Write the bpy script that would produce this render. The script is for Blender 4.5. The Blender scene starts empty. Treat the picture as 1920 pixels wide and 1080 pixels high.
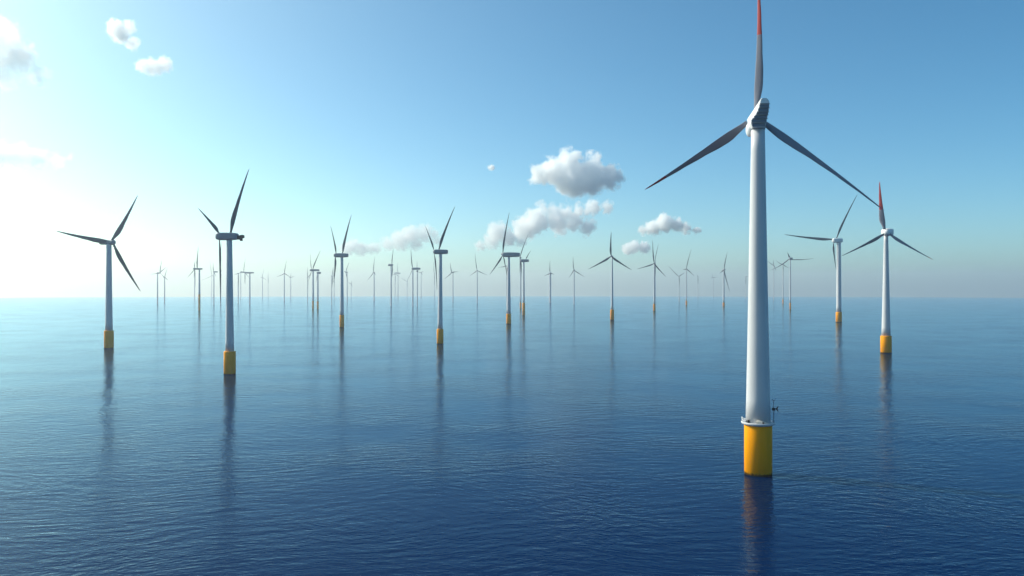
import bpy, bmesh, math, random
from mathutils import Vector, Matrix

random.seed(7)
C = bpy.context.scene.collection
S = bpy.context.scene

# ------------------------------------------------------------------ camera
F = 1920 * 28.0 / 36.0            # focal length in photo pixels
CAM_H = 52.0                      # metres above the sea
EARTH = 965000.0                  # radius of the sea's curve: puts the sea horizon where the photo has it
cam_d = bpy.data.cameras.new('camera')
cam_d.lens = 28.0
cam_d.sensor_width = 36.0
cam_d.clip_start = 0.5
cam_d.clip_end = 60000.0
cam = bpy.data.objects.new('camera', cam_d)
cam.location = (0, 0, CAM_H)
cam.rotation_euler = (math.radians(90), 0, 0)
C.objects.link(cam)
S.camera = cam

# ------------------------------------------------------------------ sky, sun, exposure
SUN_AZ, SUN_EL = math.radians(-67), math.radians(33)   # azimuth from +Y, clockwise
w = bpy.data.worlds.new('World')
S.world = w
w.use_nodes = True
nt = w.node_tree
bg = nt.nodes['Background']
sky = nt.nodes.new('ShaderNodeTexSky')
sky.sky_type = 'NISHITA'
sky.sun_disc = False
sky.sun_elevation = SUN_EL
sky.sun_rotation = SUN_AZ
sky.altitude = 0
sky.air_density = 0.55
sky.dust_density = 1.7
sky.ozone_density = 2.0
hs = nt.nodes.new('ShaderNodeHueSaturation')      # the clear, slightly cyan blue of this day's air
hs.inputs['Saturation'].default_value = 1.29
tint = nt.nodes.new('ShaderNodeMix'); tint.data_type = 'RGBA'; tint.blend_type = 'MULTIPLY'
tint.inputs[0].default_value = 1.0
tint.inputs[7].default_value = (0.89, 1.14, 0.91, 1)
nt.links.new(sky.outputs['Color'], hs.inputs['Color'])
nt.links.new(hs.outputs['Color'], tint.inputs[6])
nt.links.new(tint.outputs[2], bg.inputs['Color'])
bg.inputs['Strength'].default_value = 0.158

sl = bpy.data.lights.new('sun', 'SUN')
sl.energy = 3.5
sl.angle = math.radians(0.5)
sl.color = (1.0, 0.94, 0.86)
so = bpy.data.objects.new('sun', sl)
sd = Vector((math.sin(SUN_AZ) * math.cos(SUN_EL), math.cos(SUN_AZ) * math.cos(SUN_EL), math.sin(SUN_EL)))
so.rotation_euler = sd.to_track_quat('Z', 'Y').to_euler()
so.location = (-200, 100, 400)
C.objects.link(so)

S.view_settings.view_transform = 'Standard'
S.view_settings.look = 'None'
S.view_settings.exposure = 0.4
S.view_settings.gamma = 1.0
S.render.engine = 'CYCLES'
cy = S.cycles
cy.use_denoising = True
cy.max_bounces = 44
cy.volume_bounces = 40
cy.diffuse_bounces = 3
cy.glossy_bounces = 3
cy.caustics_reflective = False
cy.caustics_refractive = False
cy.volume_max_steps = 256

# ------------------------------------------------------------------ helpers
def tag(o, label=None, cat=None, group=None, kind=None):
    if label: o['label'] = label
    if cat: o['category'] = cat
    if group: o['group'] = group
    if kind: o['kind'] = kind
    return o

def link_mesh(name, bm, mats, parent=None, smooth=True):
    bmesh.ops.recalc_face_normals(bm, faces=bm.faces)
    me = bpy.data.meshes.new(name)
    bm.to_mesh(me); bm.free()
    for m in (mats if isinstance(mats, (list, tuple)) else [mats]):
        me.materials.append(m)
    if smooth:
        for p in me.polygons: p.use_smooth = True
    o = bpy.data.objects.new(name, me)
    C.objects.link(o)
    if parent: o.parent = parent
    return o

def loft(bm, rings, cap=True, mat=None):
    """rings: lists of equal length; joins them into a tube"""
    vr = [[bm.verts.new(p) for p in r] for r in rings]
    n = len(vr[0])
    for i, (a, b) in enumerate(zip(vr[:-1], vr[1:])):
        for k in range(n):
            f = bm.faces.new((a[k], a[(k + 1) % n], b[(k + 1) % n], b[k]))
            if mat: f.material_index = mat[i]
    if cap:
        bm.faces.new(vr[0][::-1]); f = bm.faces.new(vr[-1])
        if mat: f.material_index = mat[-1]
    return vr

def lathe(bm, prof, n=32, c=(0, 0)):
    loft(bm, [[(c[0] + r * math.cos(2 * math.pi * k / n), c[1] + r * math.sin(2 * math.pi * k / n), z)
               for k in range(n)] for r, z in prof])

def rbox(bm, lo, hi, b=0.15, seg=2):
    x0, y0, z0 = lo; x1, y1, z1 = hi
    t = bmesh.new()
    bmesh.ops.create_cube(t, size=1)
    for v in t.verts:
        v.co = Vector(((x0 + x1) / 2 + v.co.x * (x1 - x0), (y0 + y1) / 2 + v.co.y * (y1 - y0), (z0 + z1) / 2 + v.co.z * (z1 - z0)))
    m = min(x1 - x0, y1 - y0, z1 - z0)
    bmesh.ops.bevel(t, geom=t.edges[:], offset=min(b, m * .45), segments=seg, affect='EDGES', profile=0.5)
    me = bpy.data.meshes.new('tmp'); t.to_mesh(me); t.free(); bm.from_mesh(me); bpy.data.meshes.remove(me)

def tube(bm, pts, r, n=8):
    rings = []
    pts = [Vector(p) for p in pts]
    for i, p in enumerate(pts):
        d = (pts[min(i + 1, len(pts) - 1)] - pts[max(i - 1, 0)]).normalized()
        u = d.orthogonal().normalized() if abs(d.z) > .95 else d.cross(Vector((0, 0, 1))).normalized()
        v = d.cross(u)
        rr = r[i] if isinstance(r, (list, tuple)) else r
        rings.append([p + u * rr * math.cos(2 * math.pi * k / n) + v * rr * math.sin(2 * math.pi * k / n) for k in range(n)])
    loft(bm, rings)

def ellipsoid(bm, c, r, seg=20, rings=12):
    t = bmesh.new()
    bmesh.ops.create_uvsphere(t, u_segments=seg, v_segments=rings, radius=1)
    for v in t.verts: v.co = Vector((c[0] + v.co.x * r[0], c[1] + v.co.y * r[1], c[2] + v.co.z * r[2]))
    me = bpy.data.meshes.new('tmp'); t.to_mesh(me); t.free(); bm.from_mesh(me); bpy.data.meshes.remove(me)

# ------------------------------------------------------------------ materials
def principled(name, col, rough=0.5, spec=0.5, metal=0.0, vary=0.0, scale=(1, 1, 1), col2=None):
    m = bpy.data.materials.new(name); m.use_nodes = True
    n = m.node_tree.nodes; l = m.node_tree.links
    b = n['Principled BSDF']
    b.inputs['Roughness'].default_value = rough
    b.inputs['Specular IOR Level'].default_value = spec
    b.inputs['Metallic'].default_value = metal
    if vary:
        tc = n.new('ShaderNodeTexCoord'); mp = n.new('ShaderNodeMapping'); mp.inputs['Scale'].default_value = scale
        nz = n.new('ShaderNodeTexNoise'); nz.inputs['Scale'].default_value = 1.0; nz.inputs['Detail'].default_value = 5
        cr = n.new('ShaderNodeValToRGB')
        cr.color_ramp.elements[0].position = 0.32; cr.color_ramp.elements[1].position = 0.62
        c2 = col2 or tuple(c * (1 - vary) for c in col)
        cr.color_ramp.elements[0].color = (*c2, 1); cr.color_ramp.elements[1].color = (*col, 1)
        l.new(tc.outputs['Object'], mp.inputs['Vector']); l.new(mp.outputs['Vector'], nz.inputs['Vector'])
        l.new(nz.outputs['Fac'], cr.inputs['Fac']); l.new(cr.outputs['Color'], b.inputs['Base Color'])
    else:
        b.inputs['Base Color'].default_value = (*col, 1)
    return m

M_TOWER = principled('tower_paint', (0.62, 0.62, 0.63), 0.45, 0.25, vary=0.10, scale=(.5, .5, .05))
M_YELLOW = principled('yellow_paint', (1.0, 0.37, 0.001), 0.55, 0.08, vary=0.14, scale=(.8, .8, .12))
M_BLADE_SHADE = principled('blade_gelcoat_shade', (0.12, 0.13, 0.15), 0.45, 0.25, vary=0.08, scale=(.2, .2, .2))  # white blades seen from their shaded side: the shade is put into the colour
M_BLADE_HALFSHADE = principled('blade_gelcoat_halfshade', (0.23, 0.23, 0.27), 0.5, 0.12, vary=0.08, scale=(.2, .2, .2))  # same white blades, near and rightmost rotors: milder bluish shade in the colour
M_RED = principled('red_paint', (0.42, 0.03, 0.025), 0.45, 0.4, vary=0.1, scale=(.3, .3, .3))
M_NAC = principled('nacelle_paint', (0.28, 0.30, 0.33), 0.45, 0.4, vary=0.08, scale=(.4, .4, .4))
M_NACW = principled('nacelle_white_paint', (0.78, 0.78, 0.77), 0.45, 0.4, vary=0.06, scale=(.4, .4, .4))
M_LOUVRE = principled('louvre_steel', (0.16, 0.18, 0.22), 0.5, 0.4)
M_DARK = principled('dark_machinery', (0.03, 0.03, 0.035), 0.5, 0.4)
M_BEIGE = principled('beige_hatch', (0.62, 0.56, 0.46), 0.6, 0.3)

# a dark, wet, weed-grown band where the sea laps the yellow steel
yn = M_YELLOW.node_tree.nodes; yl = M_YELLOW.node_tree.links
yb = yn['Principled BSDF']; src = yb.inputs['Base Color'].links[0].from_socket
ytc = yn.new('ShaderNodeTexCoord'); ysx = yn.new('ShaderNodeSeparateXYZ'); yl.new(ytc.outputs['Object'], ysx.inputs[0])
ynz = yn.new('ShaderNodeTexNoise'); ynz.inputs['Scale'].default_value = 1.4; ynz.inputs['Detail'].default_value = 4
yl.new(ytc.outputs['Object'], ynz.inputs['Vector'])
yad = yn.new('ShaderNodeMath'); yad.operation = 'MULTIPLY_ADD'; yad.inputs[1].default_value = -1.1
yl.new(ynz.outputs['Fac'], yad.inputs[0]); yl.new(ysx.outputs['Z'], yad.inputs[2])
ymr = yn.new('ShaderNodeMapRange'); ymr.inputs['From Min'].default_value = -.2; ymr.inputs['From Max'].default_value = .35
yl.new(yad.outputs[0], ymr.inputs['Value'])
ymx = yn.new('ShaderNodeMix'); ymx.data_type = 'RGBA'; ymx.inputs[6].default_value = (.07, .045, .012, 1)
yl.new(ymr.outputs[0], ymx.inputs[0]); yl.new(src, ymx.inputs[7]); yl.new(ymx.outputs[2], yb.inputs['Base Color'])

# ------------------------------------------------------------------ sea
def sea_depth(y):
    """distance at which the curved sea shows at photo row y (along the view axis)"""
    a = max((y - 540.0) / F, math.sqrt(2 * CAM_H / EARTH) * 1.0006)
    return EARTH * (a - math.sqrt(a * a - 2 * CAM_H / EARTH))

def sea_z(x, y):
    return -(x * x + y * y) / (2 * EARTH)

SEA_R = 12500.0
bm = bmesh.new()
seg = 360
radii = [0.0] + [30 * (SEA_R / 30) ** (i / 150) for i in range(151)]
prev = None
for r in radii:
    if r == 0:
        prev = [bm.verts.new((0, 0, 0))]; continue
    cur = [bm.verts.new((r * math.cos(2 * math.pi * k / seg), r * math.sin(2 * math.pi * k / seg), -r * r / (2 * EARTH))) for k in range(seg)]
    if len(prev) == 1:
        for k in range(seg): bm.faces.new((prev[0], cur[k], cur[(k + 1) % seg]))
    else:
        for k in range(seg): bm.faces.new((prev[k], cur[k], cur[(k + 1) % seg], prev[(k + 1) % seg]))
    prev = cur

m = bpy.data.materials.new('sea_water'); m.use_nodes = True
N = m.node_tree.nodes; L = m.node_tree.links
pb = N['Principled BSDF']
tc = N.new('ShaderNodeTexCoord')
def noise(vec, scale, detail=2.0, rough=.5, dist=0.0):
    n = N.new('ShaderNodeTexNoise'); n.inputs['Scale'].default_value = scale
    n.inputs['Detail'].default_value = detail; n.inputs['Roughness'].default_value = rough
    n.inputs['Distortion'].default_value = dist
    L.new(vec, n.inputs['Vector']); return n
def mth(op, a, b=None, c=None):
    n = N.new('ShaderNodeMath'); n.operation = op
    for i, v in enumerate((a, b, c)):
        if v is None: continue
        if isinstance(v, (int, float)): n.inputs[i].default_value = v
        else: L.new(v, n.inputs[i])
    return n.outputs[0]
# slow warp so that the wave crests bend a little and change direction across the sea
wn = noise(tc.outputs['Object'], 0.011, 1.0)
sub = N.new('ShaderNodeVectorMath'); sub.operation = 'SUBTRACT'; sub.inputs[1].default_value = (.5, .5, .5)
L.new(wn.outputs['Color'], sub.inputs[0])
scl = N.new('ShaderNodeVectorMath'); scl.operation = 'SCALE'; scl.inputs['Scale'].default_value = 38.0
L.new(sub.outputs[0], scl.inputs[0])
add = N.new('ShaderNodeVectorMath'); add.operation = 'ADD'
L.new(tc.outputs['Object'], add.inputs[0]); L.new(scl.outputs[0], add.inputs[1])
def waves(rot, along, across, detail, rough=.5):
    mp = N.new('ShaderNodeMapping'); mp.inputs['Rotation'].default_value = (0, 0, math.radians(rot))
    L.new(add.outputs[0], mp.inputs['Vector'])
    sc = N.new('ShaderNodeVectorMath'); sc.operation = 'MULTIPLY'; sc.inputs[1].default_value = (1 / along, 1 / across, 1)
    L.new(mp.outputs[0], sc.inputs[0])
    return noise(sc.outputs[0], 1.0, detail, rough).outputs['Fac']
w1 = waves(-14, 11, 3.0, 3.0, .55)          # wind waves
w2 = waves(20, 6, 1.9, 2.0)                 # a second train crossing them
w3 = noise(tc.outputs['Object'], 1.1, 2.0).outputs['Fac']
gust = noise(tc.outputs['Object'], 0.016, 2.0).outputs['Fac']      # calmer and rougher patches
gm = N.new('ShaderNodeMapRange'); gm.inputs['From Min'].default_value = .35; gm.inputs['From Max'].default_value = .65
gm.inputs['To Min'].default_value = .45; gm.inputs['To Max'].default_value = 1.25
L.new(gust, gm.inputs['Value'])
h = mth('MULTIPLY', w1, 0.29)
h = mth('MULTIPLY_ADD', w2, 0.14, h)
h = mth('MULTIPLY_ADD', w3, 0.06, h)
h = mth('MULTIPLY', h, gm.outputs[0])
bp = N.new('ShaderNodeBump'); bp.inputs['Strength'].default_value = 1.0; bp.inputs['Distance'].default_value = 1.0
L.new(h, bp.inputs['Height'])
N.remove(pb)
df = N.new('ShaderNodeBsdfDiffuse'); df.inputs['Color'].default_value = (0.0, 0.012, 0.055, 1)      # light coming back out of deep water
gl = N.new('ShaderNodeBsdfGlossy'); gl.inputs['Color'].default_value = (0.60, 0.85, 1.0, 1); gl.inputs['Roughness'].default_value = 0.10
fr = N.new('ShaderNodeFresnel'); fr.inputs['IOR'].default_value = 1.15
mx = N.new('ShaderNodeMixShader')
for q in (df, gl, fr): L.new(bp.outputs[0], q.inputs['Normal'])
L.new(fr.outputs[0], mx.inputs[0]); L.new(df.outputs[0], mx.inputs[1]); L.new(gl.outputs[0], mx.inputs[2])
L.new(mx.outputs[0], N['Material Output'].inputs['Surface'])
sea = link_mesh('sea', bm, m)
tag(sea, 'calm rippled blue sea reaching the hazy horizon', 'sea', kind='structure')

# ------------------------------------------------------------------ turbines
TOP = [0.0]
class Site:
    """A turbine's place on the sea: turns photo pixels into points of its own frame (metres from its base)."""
    def __init__(s, x, yb):
        s.Y = sea_depth(yb)
        s.X = (x - 960) * s.Y / F
        s.m = s.Y / F                                        # metres per photo pixel at its distance
        # stand it on the curved sea at that depth
        s.z0 = CAM_H + (540 - yb) * s.m
        s.base = Vector((s.X, s.Y, s.z0))
    def p(s, px, py, dy=0.0):
        d = s.Y + dy
        return Vector(((px - 960) * d / F, d, CAM_H + (540 - py) * d / F)) - s.base

def chord_at(t):
    """chord along a blade, 1 at its widest"""
    pts = [(0, .46), (.05, .50), (.12, .80), (.19, 1.0), (.27, .97), (.45, .72), (.65, .50), (.85, .30), (.95, .18), (1, .05)]
    for (a, u), (b, v) in zip(pts[:-1], pts[1:]):
        if t <= b:
            k = (t - a) / (b - a); k = k * k * (3 - 2 * k)
            return u + (v - u) * k
    return .05

def blade_mesh(p0, p1, chord, bend=0.0, side=1, red=0.0, twist=0.35, n=22, pitch=0.0, ns=12):
    bm = bmesh.new()
    p0, p1 = Vector(p0), Vector(p1)
    d = (p1 - p0); Ln = d.length; d.normalize()
    view = Vector((0, 1, 0))
    u = d.cross(view).normalized() * side          # chord direction, in the picture plane at pitch 0
    v = d.cross(u)
    rings, mats = [], []
    for i in range(n + 1):
        t = i / n
        c = chord * chord_at(t)
        th = max(.18 + .85 * max(0, 1 - t / .16) ** 1.2, .15) * c if t < .16 else .15 * c + .015 * chord
        th = min(th, c)
        a = pitch + twist * (1 - t) ** 2
        cu = u * math.cos(a) + v * math.sin(a); cv = -u * math.sin(a) + v * math.cos(a)
        ctr = p0 + d * (Ln * t) + u * (bend * Ln * (4 * t * (1 - t))) + cu * (c - chord * .46) * .28
        rings.append([ctr + cu * (c / 2 * math.cos(q) ) + cv * (th / 2 * math.sin(q) * (1 + .35 * math.cos(q)))
                      for q in [2 * math.pi * k / ns for k in range(ns)]])
        mats.append(1 if red and t > 1 - red else 0)
    loft(bm, rings, mat=mats)
    return bm

def turbine(x, yb, wb, wt, hub, blades, label, pile=None, nac=None, chord=2.0, k=-.3, hubr=None, red=(), pitch=0.0,
            nacdepth=None, blade_mat=None, nac_mat=None, nacbody=None, tower=None, xt=None, bends=None, sides=None, hubpart=True, d0=0.0):
    s = Site(x, yb)
    root = bpy.data.objects.new('wind_turbine', None)
    root.location = s.base; C.objects.link(root)
    tag(root, label, 'wind turbine', 'wind turbines standing in the sea')
    m = s.m
    n = 40 if wb > 10 else (24 if wb > 4 else 12)
    hx, hy = hub
    xt = x if xt is None else xt
    ytop = (nac[1] + nac[3]) / 2 if nac else hy + .3
    # pile and tower
    z_pile = 0
    if pile:
        yp, wp = pile
        z_pile = (yb - yp) * m
        bm = bmesh.new(); r = wp * m / 2
        lathe(bm, [(r, -6), (r, z_pile - r * .10), (r * .98, z_pile - r * .03), (r * .94, z_pile)], n)
        link_mesh('foundation_pile', bm, M_YELLOW, root)
    zt = (yb - ytop) * m
    bm = bmesh.new()
    rb, rt = wb * m / 2, wt * m / 2
    dx = (xt - x) * m
    z0 = z_pile if pile else -6
    rings = []
    for i in range(13):
        t = i / 12; z = z0 + (zt - z0) * t; r = rb + (rt - rb) * t ** .9
        rings.append([(dx * t + r * math.cos(2 * math.pi * q / n), r * math.sin(2 * math.pi * q / n), z) for q in range(n)])
    loft(bm, rings)
    tw = link_mesh('tower', bm, M_TOWER, root)
    # nacelle
    if nacbody: nacbody(s, root)
    else:
        if not nac:
            a = max(wt * .75, 1.0)
            nac = (min(hx, xt) - a, hy - a * .7, max(hx, xt) + a, hy + a * .7)
            nacdepth = 1.6 * wt * m; d0 = -1.75 * wt * m     # rotor in front of the tower, on the nacelle's near end
        lo = s.p(nac[0], nac[3]); hi = s.p(nac[2], nac[1])
        dep = nacdepth or (nac[3] - nac[1]) * m * .55
        bm = bmesh.new()
        L_ = hi.x - lo.x; H_ = hi.z - lo.z
        # rounded body, a little slimmer at both ends and with a raised roof at the tail
        secs = [(0, .62), (.05, .84), (.16, 1.0), (.5, 1.0), (.8, .96), (.95, .86), (1, .70)]
        rings = []
        for t, q in secs:
            cz = (lo.z + hi.z) / 2; a = H_ / 2 * q; b = dep * q; xx = lo.x + L_ * t
            ring = []
            for j in range(16):
                an = 2 * math.pi * (j + .5) / 16
                cx_, sx_ = math.cos(an), math.sin(an)
                e = .45
                ring.append((xx, b * math.copysign(abs(cx_) ** e, cx_), cz + a * math.copysign(abs(sx_) ** e, sx_)))
            rings.append(ring)
        loft(bm, rings)
        link_mesh('nacelle', bm, nac_mat or M_NAC, root)
    # hub
    hr = hubr or max(wt * .62, .8)
    hp = s.p(hx, hy, d0)
    if hubpart:
        bm = bmesh.new()
        ellipsoid(bm, hp, (hr * m, hr * m * 1.1, hr * m), 16 if wb > 4 else 8, 10 if wb > 4 else 6)
        link_mesh('hub', bm, nac_mat or M_NAC, root)
    # blades: each spans from its root to its tip in the rotor plane (turned by slope k)
    for i, b in enumerate(blades):
        if len(b) == 2: b = (hx, hy, b[0], b[1])
        p0 = s.p(b[0], b[1], d0 + k * (b[0] - hx) * m); p1 = s.p(b[2], b[3], d0 + k * (b[2] - hx) * m)
        if len(b) > 4: ch = b[4]
        else: ch = chord
        small = wb < 4
        bl = blade_mesh(p0, p1, ch * m, bend=(bends[i] if bends else .012), side=(sides[i] if sides else 1), red=(red[i] if red else 0),
                        pitch=pitch, n=8 if small else 24, ns=6 if small else 14)
        o = link_mesh('blade', bl, [blade_mat or M_BLADE_SHADE, M_RED], root)
        TOP[0] = max(TOP[0], (s.base + p1).z)
        if red and red[i]: o['label'] = 'blade with a red tip'
    return s, root

# ---- the nearest turbine
def near_nacelle(s, root):
    rows = [  # photo row, back-left x, edge x, right x
        (184.0, 1422.5, 1427.5, 1438.0), (186.5, 1419.5, 1425.6, 1441.0), (190, 1417.0, 1424.6, 1442.6), (194.5, 1414.0, 1423.6, 1443.0),
        (203, 1408.0, 1421.7, 1442.2), (212, 1402.0, 1417.6, 1440.8), (217, 1399.2, 1414.5, 1439.6), (224.5, 1402.0, 1408.0, 1438.0),
        (232, 1404.0, 1407.5, 1436.6), (238.5, 1408.0, 1410.5, 1434.0)]
    D = 3.0
    bm = bmesh.new(); rings = []
    for y, xl, xe, xr in rows:
        a = s.p(xl, y, D); b = s.p(xe, y, -D); c = s.p(xr, y, -D); d = s.p(xr - 3, y, D)
        a.z = d.z = b.z                                 # level slices
        ring = []
        for q0, q1, q2 in ((d, a, b), (a, b, c), (b, c, d), (c, d, a)):
            for t in (0.0, .5, 1.0):
                e = .10
                pA = q1 + (q0 - q1) * e; pB = q1 + (q2 - q1) * e
                ring.append(pA * (1 - t) ** 2 + q1 * 2 * t * (1 - t) + pB * t * t)
        rings.append(ring)
    loft(bm, rings)
    n = link_mesh('nacelle', bm, M_NACW, root, smooth=False)
    # louvred rear face: blades of a vent grille, a shade proud of the shell
    bm = bmesh.new()
    def row(y):
        for (a, b) in zip(rows[:-1], rows[1:]):
            if a[0] <= y <= b[0]:
                t = (y - a[0]) / (b[0] - a[0]); return a[2] + (b[2] - a[2]) * t, a[3] + (b[3] - a[3]) * t
        return rows[-1][2], rows[-1][3]
    for y0, y1 in ((196, 201.5), (203.5, 209.5), (211, 214.5), (217, 221.5), (224, 229), (231.9, 237.0)):
        xa, xb = row((y0 + y1) / 2)
        a = s.p(xa + 1.2, y1, -D); b = s.p(xb - 1.2, y0, -D)
        rbox(bm, (a.x, a.y - .22, a.z), (b.x, a.y + .02, b.z), .04, 1)
    g = link_mesh('vent_grille', bm, M_LOUVRE, n, smooth=False)
    bm = bmesh.new()
    for y in (194.6, 202.4, 210.2, 215.7, 222.6, 230.6):
        xa, xb = row(y)
        a = s.p(xa + .3, y + .55, -D); b = s.p(xb + .6, y - .45, -D)
        rbox(bm, (a.x, a.y - .42, a.z), (b.x, a.y + .03, b.z), .04, 1)
    link_mesh('grille_lip', bm, M_NAC, n, smooth=False)
    # hub behind the nacelle, its spinner hanging below at the left
    bm = bmesh.new()
    c = s.p(1416, 228, 4.4); ellipsoid(bm, c, (2.2, 2.0, 2.2), 24, 14)
    h = link_mesh('hub', bm, M_NACW, root)
    bm = bmesh.new()
    c = s.p(1405.5, 243, 2.6); ellipsoid(bm, c, (1.05, 1.6, 2.05), 20, 14)
    link_mesh('spinner', bm, M_NACW, h)
    # yaw ring between nacelle and tower
    bm = bmesh.new()
    a = s.p(1421.2, 240, 0)
    lathe(bm, [(1.75, a.z - .5), (1.98, a.z - .45), (2.0, a.z + .35), (1.75, a.z + .5)], 36, (a.x, 0))
    link_mesh('yaw_ring', bm, M_NAC, root)

near, near_root = turbine(
    1421.5, 888.6, 45.5, 24.5, (1419, 228),
    [(1401, 230, 1210.5, 356.5, 21), (1427, 226, 1657, 395.5, 23), (1416.6, 215, 1422, -62, 16)],
    'largest turbine, nearest at right, louvred nacelle and round platform above its yellow pile',
    pile=(795, 50.6), nac=(1400, 230, 1440, 245), k=-.36, red=(.24, 0, .48), nacbody=near_nacelle,
    hubpart=False, d0=4.2, pitch=-.75, blade_mat=M_BLADE_HALFSHADE, bends=[.004, -.012, .014], sides=[1, -1, -1], xt=1421.2)

def near_platform(s, root):
    m = s.m
    z = (888.6 - 795) * m
    bm = bmesh.new()
    lathe(bm, [(3.62, z - .75), (3.70, z - .70), (3.70, z - .18), (3.55, z - .1)], 48)
    link_mesh('flange_ring', bm, M_DARK, root)
    bm = bmesh.new()
    lathe(bm, [(3.4, z - .12), (4.15, z - .08), (4.52, z + .18), (4.62, z + .55), (4.5, z + .75), (4.3, z + .62), (3.3, z + .62)], 56)
    pf = link_mesh('service_platform', bm, M_TOWER, root)
    zd = z + .62
    # rail: posts and two hoops, open on the front
    bm = bmesh.new()
    for a0 in range(150, 215, 12):
        a = math.radians(a0)
        tube(bm, [(4.38 * math.cos(a), 4.38 * math.sin(a), zd - .02), (4.42 * math.cos(a), 4.42 * math.sin(a), zd + 1.15)], .045, 6)
    for zz in (.6, 1.15):
        tube(bm, [(4.42 * math.cos(math.radians(a)), 4.42 * math.sin(math.radians(a)), zd + zz) for a in range(148, 214, 6)], .06, 6)
    link_mesh('railing', bm, M_NACW, pf)
    # winch drum on the left of the deck
    bm = bmesh.new()
    for q in (0, .55):
        tube(bm, [(-3.85 + q, -1.5, zd + .45), (-3.55 + q, -1.62, zd + .45)], .36, 12)
    tube(bm, [(-3.9, -1.5, zd + .45), (-2.8, -1.75, zd + .45)], .14, 8)
    rbox(bm, (-3.9, -1.85, zd - .01), (-2.9, -1.35, zd + .16), .03, 1)
    link_mesh('winch', bm, M_DARK, pf)
    # beige hatch covers bulging out of the deck in front, with a round port
    bm = bmesh.new()
    rings = []
    for t in range(9):
        a = math.radians(247 + 58 * t / 8)
        hgt = .95 * (1 - (t / 8) ** 1.6) + .12
        r0, r1 = 3.1, 4.15
        rings.append([(r0 * math.cos(a), r0 * math.sin(a), zd - .02), (r1 * math.cos(a), r1 * math.sin(a), zd - .02),
                      (r1 * .985 * math.cos(a), r1 * .985 * math.sin(a), zd + hgt * .5), (r0 * 1.12 * math.cos(a), r0 * 1.12 * math.sin(a), zd + hgt)])
    loft(bm, rings)
    link_mesh('hatch_cover', bm, M_BEIGE, pf, smooth=False)
    bm = bmesh.new()
    a = math.radians(272)
    tube(bm, [(4.05 * math.cos(a), 4.05 * math.sin(a), zd + .32), (4.26 * math.cos(a), 4.26 * math.sin(a), zd + .32)], [.3, .26], 14)
    link_mesh('round_port', bm, M_DARK, pf)
    # davit mast on the right with dish and hoist
    bm = bmesh.new()
    mx, my = 3.98, -1.2
    tube(bm, [(mx, my, zd - .05), (mx, my, zd + 3.2), (mx - .05, my, zd + 6.1)], [.13, .12, .10], 8)
    mast = link_mesh('mast', bm, M_NAC, pf)
    bm = bmesh.new()
    rings = []
    for i in range(11):
        a = math.radians(-150 + 115 * i / 10)
        hw = .45 * math.sin(math.pi * (i + .6) / 11.2)
        c = Vector((mx + .05 + .75 * math.cos(a), my, zd + 6.85 + .62 * math.sin(a)))
        nrm = Vector((math.cos(a), 0, math.sin(a)))
        rings.append([c + nrm * hw * .5, c + Vector((0, hw, 0)), c - nrm * hw * .5, c - Vector((0, hw, 0))])
    loft(bm, rings)
    link_mesh('antenna', bm, M_NACW, mast)
    bm = bmesh.new()
    rbox(bm, (mx - .45, my - .35, zd + 3.35), (mx + .35, my + .35, zd + 4.1), .08)
    tube(bm, [(mx + .3, my, zd + 3.75), (mx + 1.05, my, zd + 3.8)], .13, 8)
    for q in (-1, 1):
        tube(bm, [(mx + .8, my, zd + 3.8), (mx + 1.25, my - .1, zd + 3.8 + q * .75)], [.22, .08], 8)
    link_mesh('hoist', bm, M_DARK, mast)
near_platform(near, near_root)

T = turbine
# ---- the mid-distance turbines
T(204.2, 653, 13.2, 9.0, (211.5, 454.5), [(209.5, 451, 259.2, 366), (207, 453, 104.5, 433.8), (213.8, 459.5, 262.6, 546.5)],
  'leftmost turbine of all, rotor of three dark blades spread left, up right and down right',
  pile=(619.7, 16.7), nac=(187, 450.5, 215, 459.0), chord=9.0, k=.25, hubr=5.2, sides=[-1, 1, -1])
s2, r2 = T(430.8, 701.8, 15.9, 10.0, (411, 443.5), [(432.4, 437, 466.4, 315.8, 8.5), (411, 438, 372, 390, 6.5), (411.4, 448, 413.8, 569, 4.6)],
  'second large turbine from the left, long side-on nacelle with a dark tail block',
  pile=(658.6, 21.7), nac=(405.4, 436.2, 446, 450.4), chord=7, k=.22, hubr=5.8, sides=[1, -1, 1], bends=[.012, .01, .0], xt=430)
bm = bmesh.new()                                      # cooler block at its tail
a, b = s2.p(446.5, 450.6), s2.p(457.3, 439.8)
rbox(bm, (a.x - .3, -1.2, a.z + .4), (a.x + (b.x - a.x) * .55, 1.2, b.z - .5), .3)
rbox(bm, (a.x + (b.x - a.x) * .45, -1.5, a.z + 1.3), (b.x, 1.5, b.z - .2), .35)
rbox(bm, (a.x + (b.x - a.x) * .35, -1.0, a.z - .35), (b.x - .9, 1.0, a.z + 1.5), .3)
link_mesh('cooler', bm, M_DARK, r2)

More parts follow.
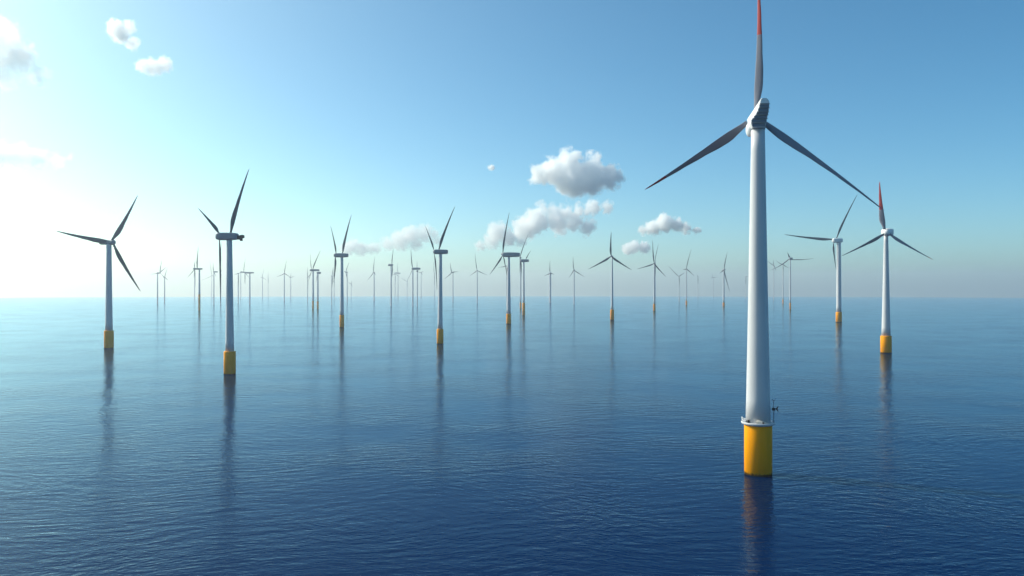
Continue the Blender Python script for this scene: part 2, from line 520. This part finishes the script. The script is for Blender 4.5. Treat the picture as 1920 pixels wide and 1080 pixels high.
T(641, 614.2, 7.6, 5.0, (629, 478.5), [(642.2, 476, 658.7, 402, 4.6), (630.2, 476, 619.9, 422.6, 3.0), (628.6, 481, 626, 530, 4.0)],
  'left-middle turbine on a yellow pile, boxy side-on nacelle, blades in a V',
  pile=(590.8, 8.6), nac=(626.2, 474.8, 652.9, 482.6), chord=4, k=.25, hubr=2.8, sides=[1, -1, 1])
T(825.2, 645, 9.8, 5.6, (814.5, 472), [(823, 468, 852.8, 386.4, 5.2), (813.2, 468, 797.2, 423, 3.2), (814.2, 475, 819.6, 545, 2.6)],
  'middle turbine with dark blue box nacelle side-on and thick blade to upper right, yellow pile',
  pile=(617, 12.6), nac=(812.4, 467.8, 839.8, 476.6), chord=5, k=.25, hubr=3.0, xt=826, sides=[1, -1, 1])
T(953.8, 607.8, 8.2, 3.8, (942.5, 476.5), [(942.8, 474.5, 954.9, 397.5, 3.6), (942, 479, 918.4, 515, 3.4), (943, 478, 950.5, 517, 2.0)],
  'turbine with long tapering nacelle, one blade up and one down left',
  pile=(588.3, 9.2), nac=(941, 473.2, 975, 482), chord=3.6, k=.25, hubr=3.0, xt=954.2)
T(1147.8, 600.6, 5.2, 2.2, (1146, 480.3), [(1145.7, 434.6), (1103.2, 505), (1184.2, 506.4)],
  'turbine facing front below the clouds in an even upside-down Y, on a yellow pile',
  pile=(580.8, 7.4), chord=4.0, k=-.12, hubr=2.0, sides=[1, 1, -1])
T(1572.8, 604.0, 9.2, 7.4, (1568, 450.5), [(1568.5, 447, 1607.3, 364.2, 4.4), (1562.5, 448.8, 1470.4, 440, 5.4), (1562.8, 456, 1567.6, 506, 3.2)],
  'right-hand turbine with yellow pile just left of the red-tipped one, blade pointing level left',
  pile=(585, 11.0), nac=(1560.6, 446.6, 1579, 455.2), nac_mat=M_NACW, chord=5, k=-.2, hubr=3.2, sides=[1, 1, -1])
T(1661.3, 661.7, 16.0, 7.2, (1662.5, 435.5), [(1658.5, 430, 1648.2, 340.6, 10), (1658, 438, 1577.4, 480.6, 8.0), (1667, 438, 1749.4, 487.2, 8.4)],
  'rightmost turbine, white tower on yellow pile, red-tipped blades, under the near blade end',
  pile=(629.5, 19.6), nac=(1655.8, 428.6, 1671.6, 442.6), chord=6, k=-.25, hubr=6.0, red=(.62, 0, .14), pitch=-.75, d0=-4.6, nacdepth=5.0,
  blade_mat=M_BLADE_HALFSHADE, nac_mat=M_NACW, sides=[1, 1, -1])
T(1226.9, 583.8, 3.4, 2.0, (1226.8, 494), [(1223.4, 449.4), (1193.8, 504.8), (1248.8, 519.4)],
  'front-facing turbine under the small right-hand cloud, small yellow base, crossed upper blades',
  pile=(570, 4.6), chord=2.6, k=-.15, sides=[1, 1, -1])
T(982, 591.8, 4.0, 2.8, (977, 488), [(986.2, 486, 995.2, 469.6, 1.8), (977, 488, 977.6, 520, 1.2), (977, 488, 974.6, 517, 1.0)],
  'turbine with a slender yellow base and short nacelle, nearest behind the tapering-nacelle one',
  pile=(568, 5.2), nac=(975.5, 486, 991.8, 491.4), chord=1.8)
T(976.2, 579.5, 2.6, 2.0, (975, 483), [(990.8, 437), (974.2, 511), (977.8, 512)],
  'thin turbine with a long blade leaning up right, squeezed behind a slender yellow-based one',
  pile=(567, 3.0), chord=1.8)
# ---- the far turbines, left to right
T(295.4, 569, 2.6, 1.8, (300, 511.6), [(282, 514.4), (303.4, 487), (312, 500.5)], 'far turbine of the left pair, left one, blade stretched level to the left', nac=(294, 510.8, 301, 513.2), chord=1.6)
T(308.6, 566.4, 2.2, 1.5, (308.8, 520.5), [(301.5, 513), (313.6, 502.6), (315.8, 526)], 'far turbine of the left pair, right one, lower hub and steep blade', chord=1.4)
T(364.8, 560, 1.7, 1.3, (364.8, 502.5), [(365.6, 488), (363.4, 521), (366.2, 522)], 'thin pale tower just left of the brown-based turbine with side-on nacelle')
T(373.8, 583.2, 3.8, 2.6, (364.5, 504.2), [(369.8, 503, 371.9, 461.6, 2.6), (364.4, 505, 350.8, 521, 1.6), (364.5, 505, 366.5, 540, 1.2)],
  'brown-based turbine left of the second large one, flat side-on nacelle, blade straight up', pile=(552, 4.0), nac=(362, 502.4, 379.4, 505.8), chord=2)
T(397, 557.5, 1.4, 1.0, (397.4, 516.8), [(393.6, 487.5), (377, 526), (402.5, 520)], 'faint turbine tight left of the second large tower, blade drooping left', chord=1.0)
T(401, 571.2, 2.2, 1.6, (400.6, 509.6), [(399.5, 492), (405.2, 519), (400.9, 536)], 'far turbine close left of the hanging blade, small nacelle pointing right', nac=(399.8, 508.4, 408, 511), chord=1.3)
T(413.7, 570.6, 2.2, 1.6, (413.6, 508), [(415.4, 450), (414.2, 535), (413.0, 536)], 'thin dark tower standing right under the hanging blade of the second large turbine', chord=1.5)
T(446.7, 568.2, 2.0, 1.5, (446.6, 512.8), [(439, 514.4), (446.0, 538), (447.3, 539)], 'far turbine just right of the second large tower, first of three in a bunch', chord=1.4)
T(451.4, 560.2, 1.5, 1.1, (457, 509.8), [(460.4, 482.6), (444, 513), (467.6, 521)], 'thin turbine in the middle of the bunch of three, blade reaching high', nac=(450.4, 509.4, 457.6, 511.6), chord=1.4)
T(468.4, 571.2, 2.8, 2.2, (459, 510.6), [(458.5, 532), (459.6, 534), (450, 508)], 'thickest of the bunch of three right of the second large tower, level nacelle', nac=(458.5, 510, 476, 512.8), chord=1.2)
T(492.1, 557.6, 1.6, 1.2, (491.8, 520.7), [(494.9, 503.4), (487.6, 519.6), (500.9, 525.8)], 'small hazy turbine in the gap between two bunches, left of a bare thin tower', chord=1.0)
T(502.7, 557.2, 1.1, .8, (502.8, 521), [(502.9, 509), (502.4, 533), (503.2, 534)], 'faintest thin tower in the left half, on the horizon', chord=.8)
T(533, 564.8, 2.2, 1.5, (533.2, 513), [(537.6, 487.6), (518.6, 519.2), (542.5, 518.5)], 'far turbine with one blade leaning high and one low left, mid left', chord=1.5)
T(545, 558.8, 1.6, 1.2, (545, 520.8), [(552.4, 517.6), (545.7, 511.5), (538.5, 515)], 'small pale turbine right beside a leaning-blade one, low rotor', chord=1.1)
T(576.8, 566.2, 1.6, 1.2, (576.8, 521), [(577.0, 500), (584, 512), (577.4, 545)], 'thin tower left of the brown-footed twin towers', chord=1.2)
T(587, 580, 3.6, 2.6, (586.2, 506.4), [(586.4, 505, 600.8, 469.2, 2.2), (584, 505, 581.8, 474.6, 1.2), (584, 508, 577, 529.2, 1.2)],
  'left one of the brown-footed twin towers, sloping nacelle and long blade leaning right', pile=(564.4, 3.7), nac=(581, 504.6, 598.6, 508.6), chord=2)
T(595.9, 579.6, 3.4, 2.6, (595, 511), [(592.4, 530), (595.9, 535), (596.6, 534)], 'right one of the brown-footed twin towers, small nacelle to the right', pile=(565, 3.6), nac=(594, 509.6, 601.6, 513.6), chord=1.2)
T(622, 571.8, 1.7, 1.3, (623.4, 517.5), [(624.6, 500), (622.6, 540), (621.6, 541)], 'thin tower left of the V-bladed turbine on the left middle', chord=1.2)
T(626.6, 559.4, 1.4, 1.0, (626.2, 522), [(625.6, 500), (626.2, 540), (627.0, 541)], 'slim pale tower half behind the down-hanging blade of the V-bladed turbine', chord=1.2)
T(650.9, 567.2, 1.8, 1.3, (648.4, 510.4), [(654.9, 490.6), (644.8, 508), (651.8, 529)], 'crooked-bladed far turbine just right of the V-bladed turbine', nac=(647.6, 509.4, 651.8, 511.4), chord=1.4)
T(658.7, 557.2, 1.2, .9, (658.6, 532.4), [(651.6, 528.2), (659.8, 525.8), (661, 540)], 'smallest low turbine beyond the V-bladed one, rotor near the horizon', chord=1.0)
T(701.4, 564.2, 2.6, 1.7, (700.4, 510.6), [(702.8, 480.4), (688.4, 526.4), (704.6, 515.6)], 'lone far turbine in the gap under the faint cloud, blades close to upright', chord=1.6)
T(733.3, 574, 3.0, 2.2, (735.6, 497), [(734.9, 495, 737.9, 464.6, 1.8), (734.4, 520), (736, 521)], 'dark slim turbine with a short lumpy nacelle and one upright blade', nac=(727.8, 495, 737.2, 498.9), chord=1.4)
T(740.8, 557.8, 1.5, 1.1, (740.8, 514), [(735, 515), (751, 520.4), (741.4, 535)], 'thin pale tower right next to the dark slim turbine', chord=1.0)
T(746.2, 558.4, 1.5, 1.1, (745.8, 511.6), [(745.7, 491.6), (746.6, 534), (745.6, 535)], 'thin pale turbine with a flat level nacelle, second right of the dark slim one', nac=(739, 511, 751, 513), chord=1.0)
T(763.4, 557.4, 1.1, .9, (763.4, 527.8), [(751, 520.6), (767.4, 517), (763.8, 541)], 'faint low turbine whose blades reach to neighbours on both sides', chord=.9)
T(774, 575, 2.8, 2.2, (773, 503.6), [(773.6, 502, 770.3, 465.4, 2.2), (773, 505, 765.6, 523, 1.0), (773.4, 505, 773.8, 535, 1.2)], 'left of two dark legs under one long level nacelle, blade leaning up left', nac=(771.8, 501.6, 788.2, 506), chord=1.5)
T(782.4, 574.8, 2.0, 1.6, (782.4, 508), [(782.2, 488), (782.9, 535), (781.9, 534)], 'right of two dark legs under one long level nacelle', nac=(780.8, 506.6, 784.4, 509.6), chord=1.0)
T(789.6, 559.4, 1.3, 1.0, (789, 511), [(783.4, 511.2), (795, 508.6), (792.8, 516)], 'faint turbine with drooping rotor right of the two dark legs', chord=1.0)
T(814.6, 559.2, 1.2, .9, (814.2, 512), [(813.6, 490), (814.8, 535), (814, 536)], 'thin tower behind the hanging blade of the middle turbine', chord=1.3)
T(849.3, 566.4, 2.0, 1.4, (847, 511), [(844, 491.6), (860, 509), (833, 523.4)], 'far turbine with spread level blades, right of the middle turbine', nac=(845.4, 509.6, 850.6, 512.2), chord=1.8)
T(894.8, 568.6, 2.0, 1.4, (894.7, 507), [(890.3, 472.8), (880.2, 517.4), (914.8, 516.2)], 'front-facing far turbine with a neat three-blade rotor, left of the tapering-nacelle one', chord=1.5, sides=[1, 1, -1])
T(950.1, 575, 1.5, 1.2, (950, 498.4), [(934, 501.8), (950.4, 527), (953, 520)], 'thin turbine half hidden by the tapering-nacelle tower, blade level to the left', chord=1.4)
T(1031.5, 567.8, 4.2, 3.4, (1031.5, 512.4), [(1031.2, 488.6), (1020.4, 517.2), (1039.6, 514.6)], 'stout bright tower below the cloud with very short blades', chord=1.7)
T(1076.3, 570.8, 2.6, 1.8, (1076, 506), [(1074.4, 480.4), (1066.4, 521), (1097.4, 520)], 'far turbine just left of the even upside-down Y, longer blade to the right', chord=1.7, sides=[1, 1, -1])
T(1228.4, 566, 1.5, 1.2, (1228.2, 489), [(1235, 456), (1227.8, 520), (1228.8, 522)], 'turbine hidden right behind the crossed-blade one, only its leaning blade clear', chord=1.5)
T(1273.4, 566, 1.6, 1.2, (1273.2, 518.6), [(1253, 498.8), (1284.6, 510.6), (1273.8, 540)], 'thin far turbine with blades spread in a wide V', chord=1.4)
T(1287.2, 573, 2.4, 1.6, (1287, 504.4), [(1296.2, 466.4), (1280.4, 505.6), (1302.4, 517.8)], 'tan-based turbine right of the wide-V one, tall blade leaning right', pile=(563.8, 3.2), chord=1.7)
T(1308.6, 558.6, 1.3, 1.0, (1308.4, 518.8), [(1306.4, 514), (1308.2, 532), (1309, 533)], 'bare thin tower right of the tan-based turbine with the leaning blade', chord=1.1)
T(1337.6, 557.4, 1.1, .9, (1336.4, 520.6), [(1335.3, 513.4), (1346.2, 519.6), (1332, 521.2)], 'faintest small turbine on the horizon left of the nearest tower', chord=.9)
T(1357, 574.6, 3.4, 2.6, (1357.6, 505.4), [(1363.8, 472), (1349, 512.8), (1368.6, 548)], 'pale thick tower with tan base, left of the nearest tower, blade hanging down right', pile=(567.6, 4.0), chord=2.0, sides=[1, 1, -1])
T(1398.2, 559, 1.3, 1.0, (1398.2, 519), [(1405, 519), (1397.6, 533), (1398.8, 534)], 'thin tower touching the left edge of the nearest tower', chord=1.0)
T(1450.7, 564.6, 1.6, 1.2, (1450.5, 497.6), [(1437.6, 488.6), (1450.4, 486), (1455.6, 508)], 'thin tower close to the right edge of the nearest tower', chord=1.3)
T(1468.1, 570.2, 2.0, 1.4, (1468, 495.8), [(1454.6, 488), (1480.6, 502.6), (1468.6, 523)], 'middle of three thin towers right of the nearest tower, curved blades', pile=(561.6, 2.2), chord=1.4, bends=[.06, -.06, 0])
T(1481.8, 580.8, 2.8, 2.0, (1481.6, 485), [(1481, 484, 1444.2, 507, 2.0), (1484.6, 487, 1526.4, 484.2, 1.8), (1481.4, 484, 1476.2, 473, 3.2)],
  'tilted dark rotor turbine right of the nearest tower, blade stretched level right', pile=(568, 3.0), nac=(1479.4, 482.6, 1486, 487.4), chord=2.0, bends=[.05, -.03, .0])

# ------------------------------------------------------------------ clouds
def cloud_material(name, puffs, dens, soft, amp, nscale, g):
    m = bpy.data.materials.new(name); m.use_nodes = True
    n = m.node_tree.nodes; l = m.node_tree.links
    n.remove(n['Principled BSDF'])
    out = n['Material Output']
    v = n.new('ShaderNodeVolumePrincipled')
    v.inputs['Color'].default_value = (1, 1, 1, 1)
    v.inputs['Anisotropy'].default_value = g
    l.new(v.outputs[0], out.inputs['Volume'])
    tc = n.new('ShaderNodeTexCoord')
    def mt(op, a, b, cl=False):
        q = n.new('ShaderNodeMath'); q.operation = op; q.use_clamp = cl
        for i, x in enumerate((a, b)):
            if isinstance(x, (int, float)): q.inputs[i].default_value = x
            else: l.new(x, q.inputs[i])
        return q.outputs[0]
    acc = None
    for c, r in puffs:
        d = n.new('ShaderNodeVectorMath'); d.operation = 'DISTANCE'; d.inputs[1].default_value = c
        l.new(tc.outputs['Object'], d.inputs[0])
        q = n.new('ShaderNodeMath'); q.operation = 'MULTIPLY_ADD'
        l.new(d.outputs['Value'], q.inputs[0]); q.inputs[1].default_value = -1.0; q.inputs[2].default_value = r
        acc = q.outputs[0] if acc is None else mt('MAXIMUM', acc, q.outputs[0])
    nz = n.new('ShaderNodeTexNoise'); nz.inputs['Scale'].default_value = nscale
    nz.inputs['Detail'].default_value = 5.0; nz.inputs['Roughness'].default_value = .66
    l.new(tc.outputs['Object'], nz.inputs['Vector'])
    e = mt('SUBTRACT', nz.outputs['Fac'], .55)
    e = mt('MULTIPLY', e, amp)
    acc = mt('ADD', acc, e)
    acc = mt('DIVIDE', acc, soft, True)
    acc = mt('MULTIPLY', acc, dens)
    l.new(acc, v.inputs['Density'])
    return m

CLOUDS = [
 ('white cumulus cloud with a bumpy top, the big one right of centre', .75,
  [(1070, 308, 27), (1112, 303, 19), (1038, 320, 27), (1010, 330, 20), (1075, 335, 34), (1108, 335, 32), (1142, 333, 24), (1158, 322, 9), (1078, 357, 16)]),
 ('long cream cloud bank under the big cumulus cloud', .4,
  [(1015, 392, 15), (1005, 415, 24), (1045, 412, 22), (1075, 416, 20), (985, 427, 24), (1100, 426, 17), (1110, 391, 17), (1138, 390, 15), (1085, 394, 16), (1060, 398, 16), (1035, 395, 14), (1050, 430, 14)]),
 ('pale cloud puff at the left end of the cream cloud bank', .3,
  [(934, 436, 20), (922, 450, 16), (952, 446, 18), (900, 462, 12), (975, 452, 13)]),
 ('small flat-bottomed cloud nearest the big turbine at right', .6,
  [(1245, 419, 17), (1225, 426, 15), (1267, 422, 14), (1287, 428, 11), (1206, 431, 10), (1305, 433, 8)]),
 ('pinkish small cloud sitting low behind crossed turbine blades', .35,
  [(1190, 462, 12), (1177, 467, 12), (1207, 464, 12)]),
 ('hazy cream cloud low beside the middle turbine', .2,
  [(772, 442, 20), (750, 450, 20), (795, 438, 18), (728, 458, 15), (815, 444, 14), (708, 464, 12), (780, 456, 16)]),
 ('faint low cloud right of the V-bladed turbine', .18,
  [(650, 466, 14), (678, 467, 14), (664, 462, 14), (695, 466, 11)]),
 ('large cloud cut by the left edge near the top', .9,
  [(5, 66, 32), (20, 90, 30), (32, 116, 30), (52, 106, 15), (60, 137, 24), (82, 152, 17), (2, 142, 28), (-25, 85, 45)]),
 ('upper one of two small white clouds at top left', .9,
  [(222, 57, 18), (242, 52, 14), (232, 70, 16), (246, 80, 14), (208, 54, 10)]),
 ('lower one of two small white clouds at top left', .8,
  [(285, 125, 16), (307, 120, 15), (268, 124, 13), (296, 127, 14)]),
 ('low pale cloud cut by the left edge above the leftmost turbine', .6,
  [(5, 287, 22), (40, 289, 22), (72, 298, 20), (105, 301, 15), (-22, 292, 26), (132, 290, 9)]),
 ('tiny single cloud speck left of the big cumulus', .25, [(922, 314, 6), (917, 315, 4)]),
]
for label, q, puffs in CLOUDS:
    cxp = sum(p[0] for p in puffs) / len(puffs); cyp = sum(p[1] for p in puffs) / len(puffs)
    D = min(max(1050.0 * F / (540 - cyp), 3500), 15000)
    mm = D / F
    base = Vector(((cxp - 960) * mm, D, CAM_H + (540 - cyp) * mm))
    P = []
    for i, (px, py, r) in enumerate(puffs):
        dy = random.uniform(-.5, .5) * 22 * mm if len(puffs) > 4 else random.uniform(-4, 4) * mm
        P.append(((Vector(((px - cxp) * mm, dy, (cyp - py) * mm))), r * 1.16 * mm))
    bm = bmesh.new()
    for c, r in P:
        bmesh.ops.create_icosphere(bm, subdivisions=3, radius=r * 1.16, matrix=Matrix.Translation(c))
    R = max(r for c, r in P)
    mat = cloud_material('cloud_vapour', P, q * (2.4 if cxp < 400 else 8.0) / R, R * .30, R * 1.9, 2.2 / R, .5 if cxp < 400 else .3)
    o = link_mesh('cloud', bm, mat, smooth=False)
    o.location = base
    rm = o.modifiers.new('merge', 'REMESH'); rm.mode = 'VOXEL'; rm.voxel_size = min(r for c, r in P) / 2.5
    tag(o, label, 'cloud', 'clouds in the sky')

# ------------------------------------------------------------------ haze over the sea
hm = bpy.data.materials.new('haze_air'); hm.use_nodes = True
hn = hm.node_tree.nodes; hl = hm.node_tree.links
hn.remove(hn['Principled BSDF'])
hv = hn.new('ShaderNodeVolumePrincipled')
hv.inputs['Color'].default_value = (0.90, 0.95, 1.0, 1)
hv.inputs['Density'].default_value = 0.95e-4
hv.inputs['Anisotropy'].default_value = 0.5
hl.new(hv.outputs[0], hn['Material Output'].inputs['Volume'])
bm = bmesh.new()
bmesh.ops.create_cube(bm, size=1)
zlo, zhi = -SEA_R ** 2 / (2 * EARTH) - 1.0, TOP[0] + 8
for v in bm.verts:
    v.co = Vector((v.co.x * 2 * (SEA_R + 50), v.co.y * 2 * (SEA_R + 50), zlo if v.co.z < 0 else zhi))
hz = link_mesh('haze', bm, hm, smooth=False)
tag(hz, 'pale haze hanging over the sea', 'haze', kind='stuff')
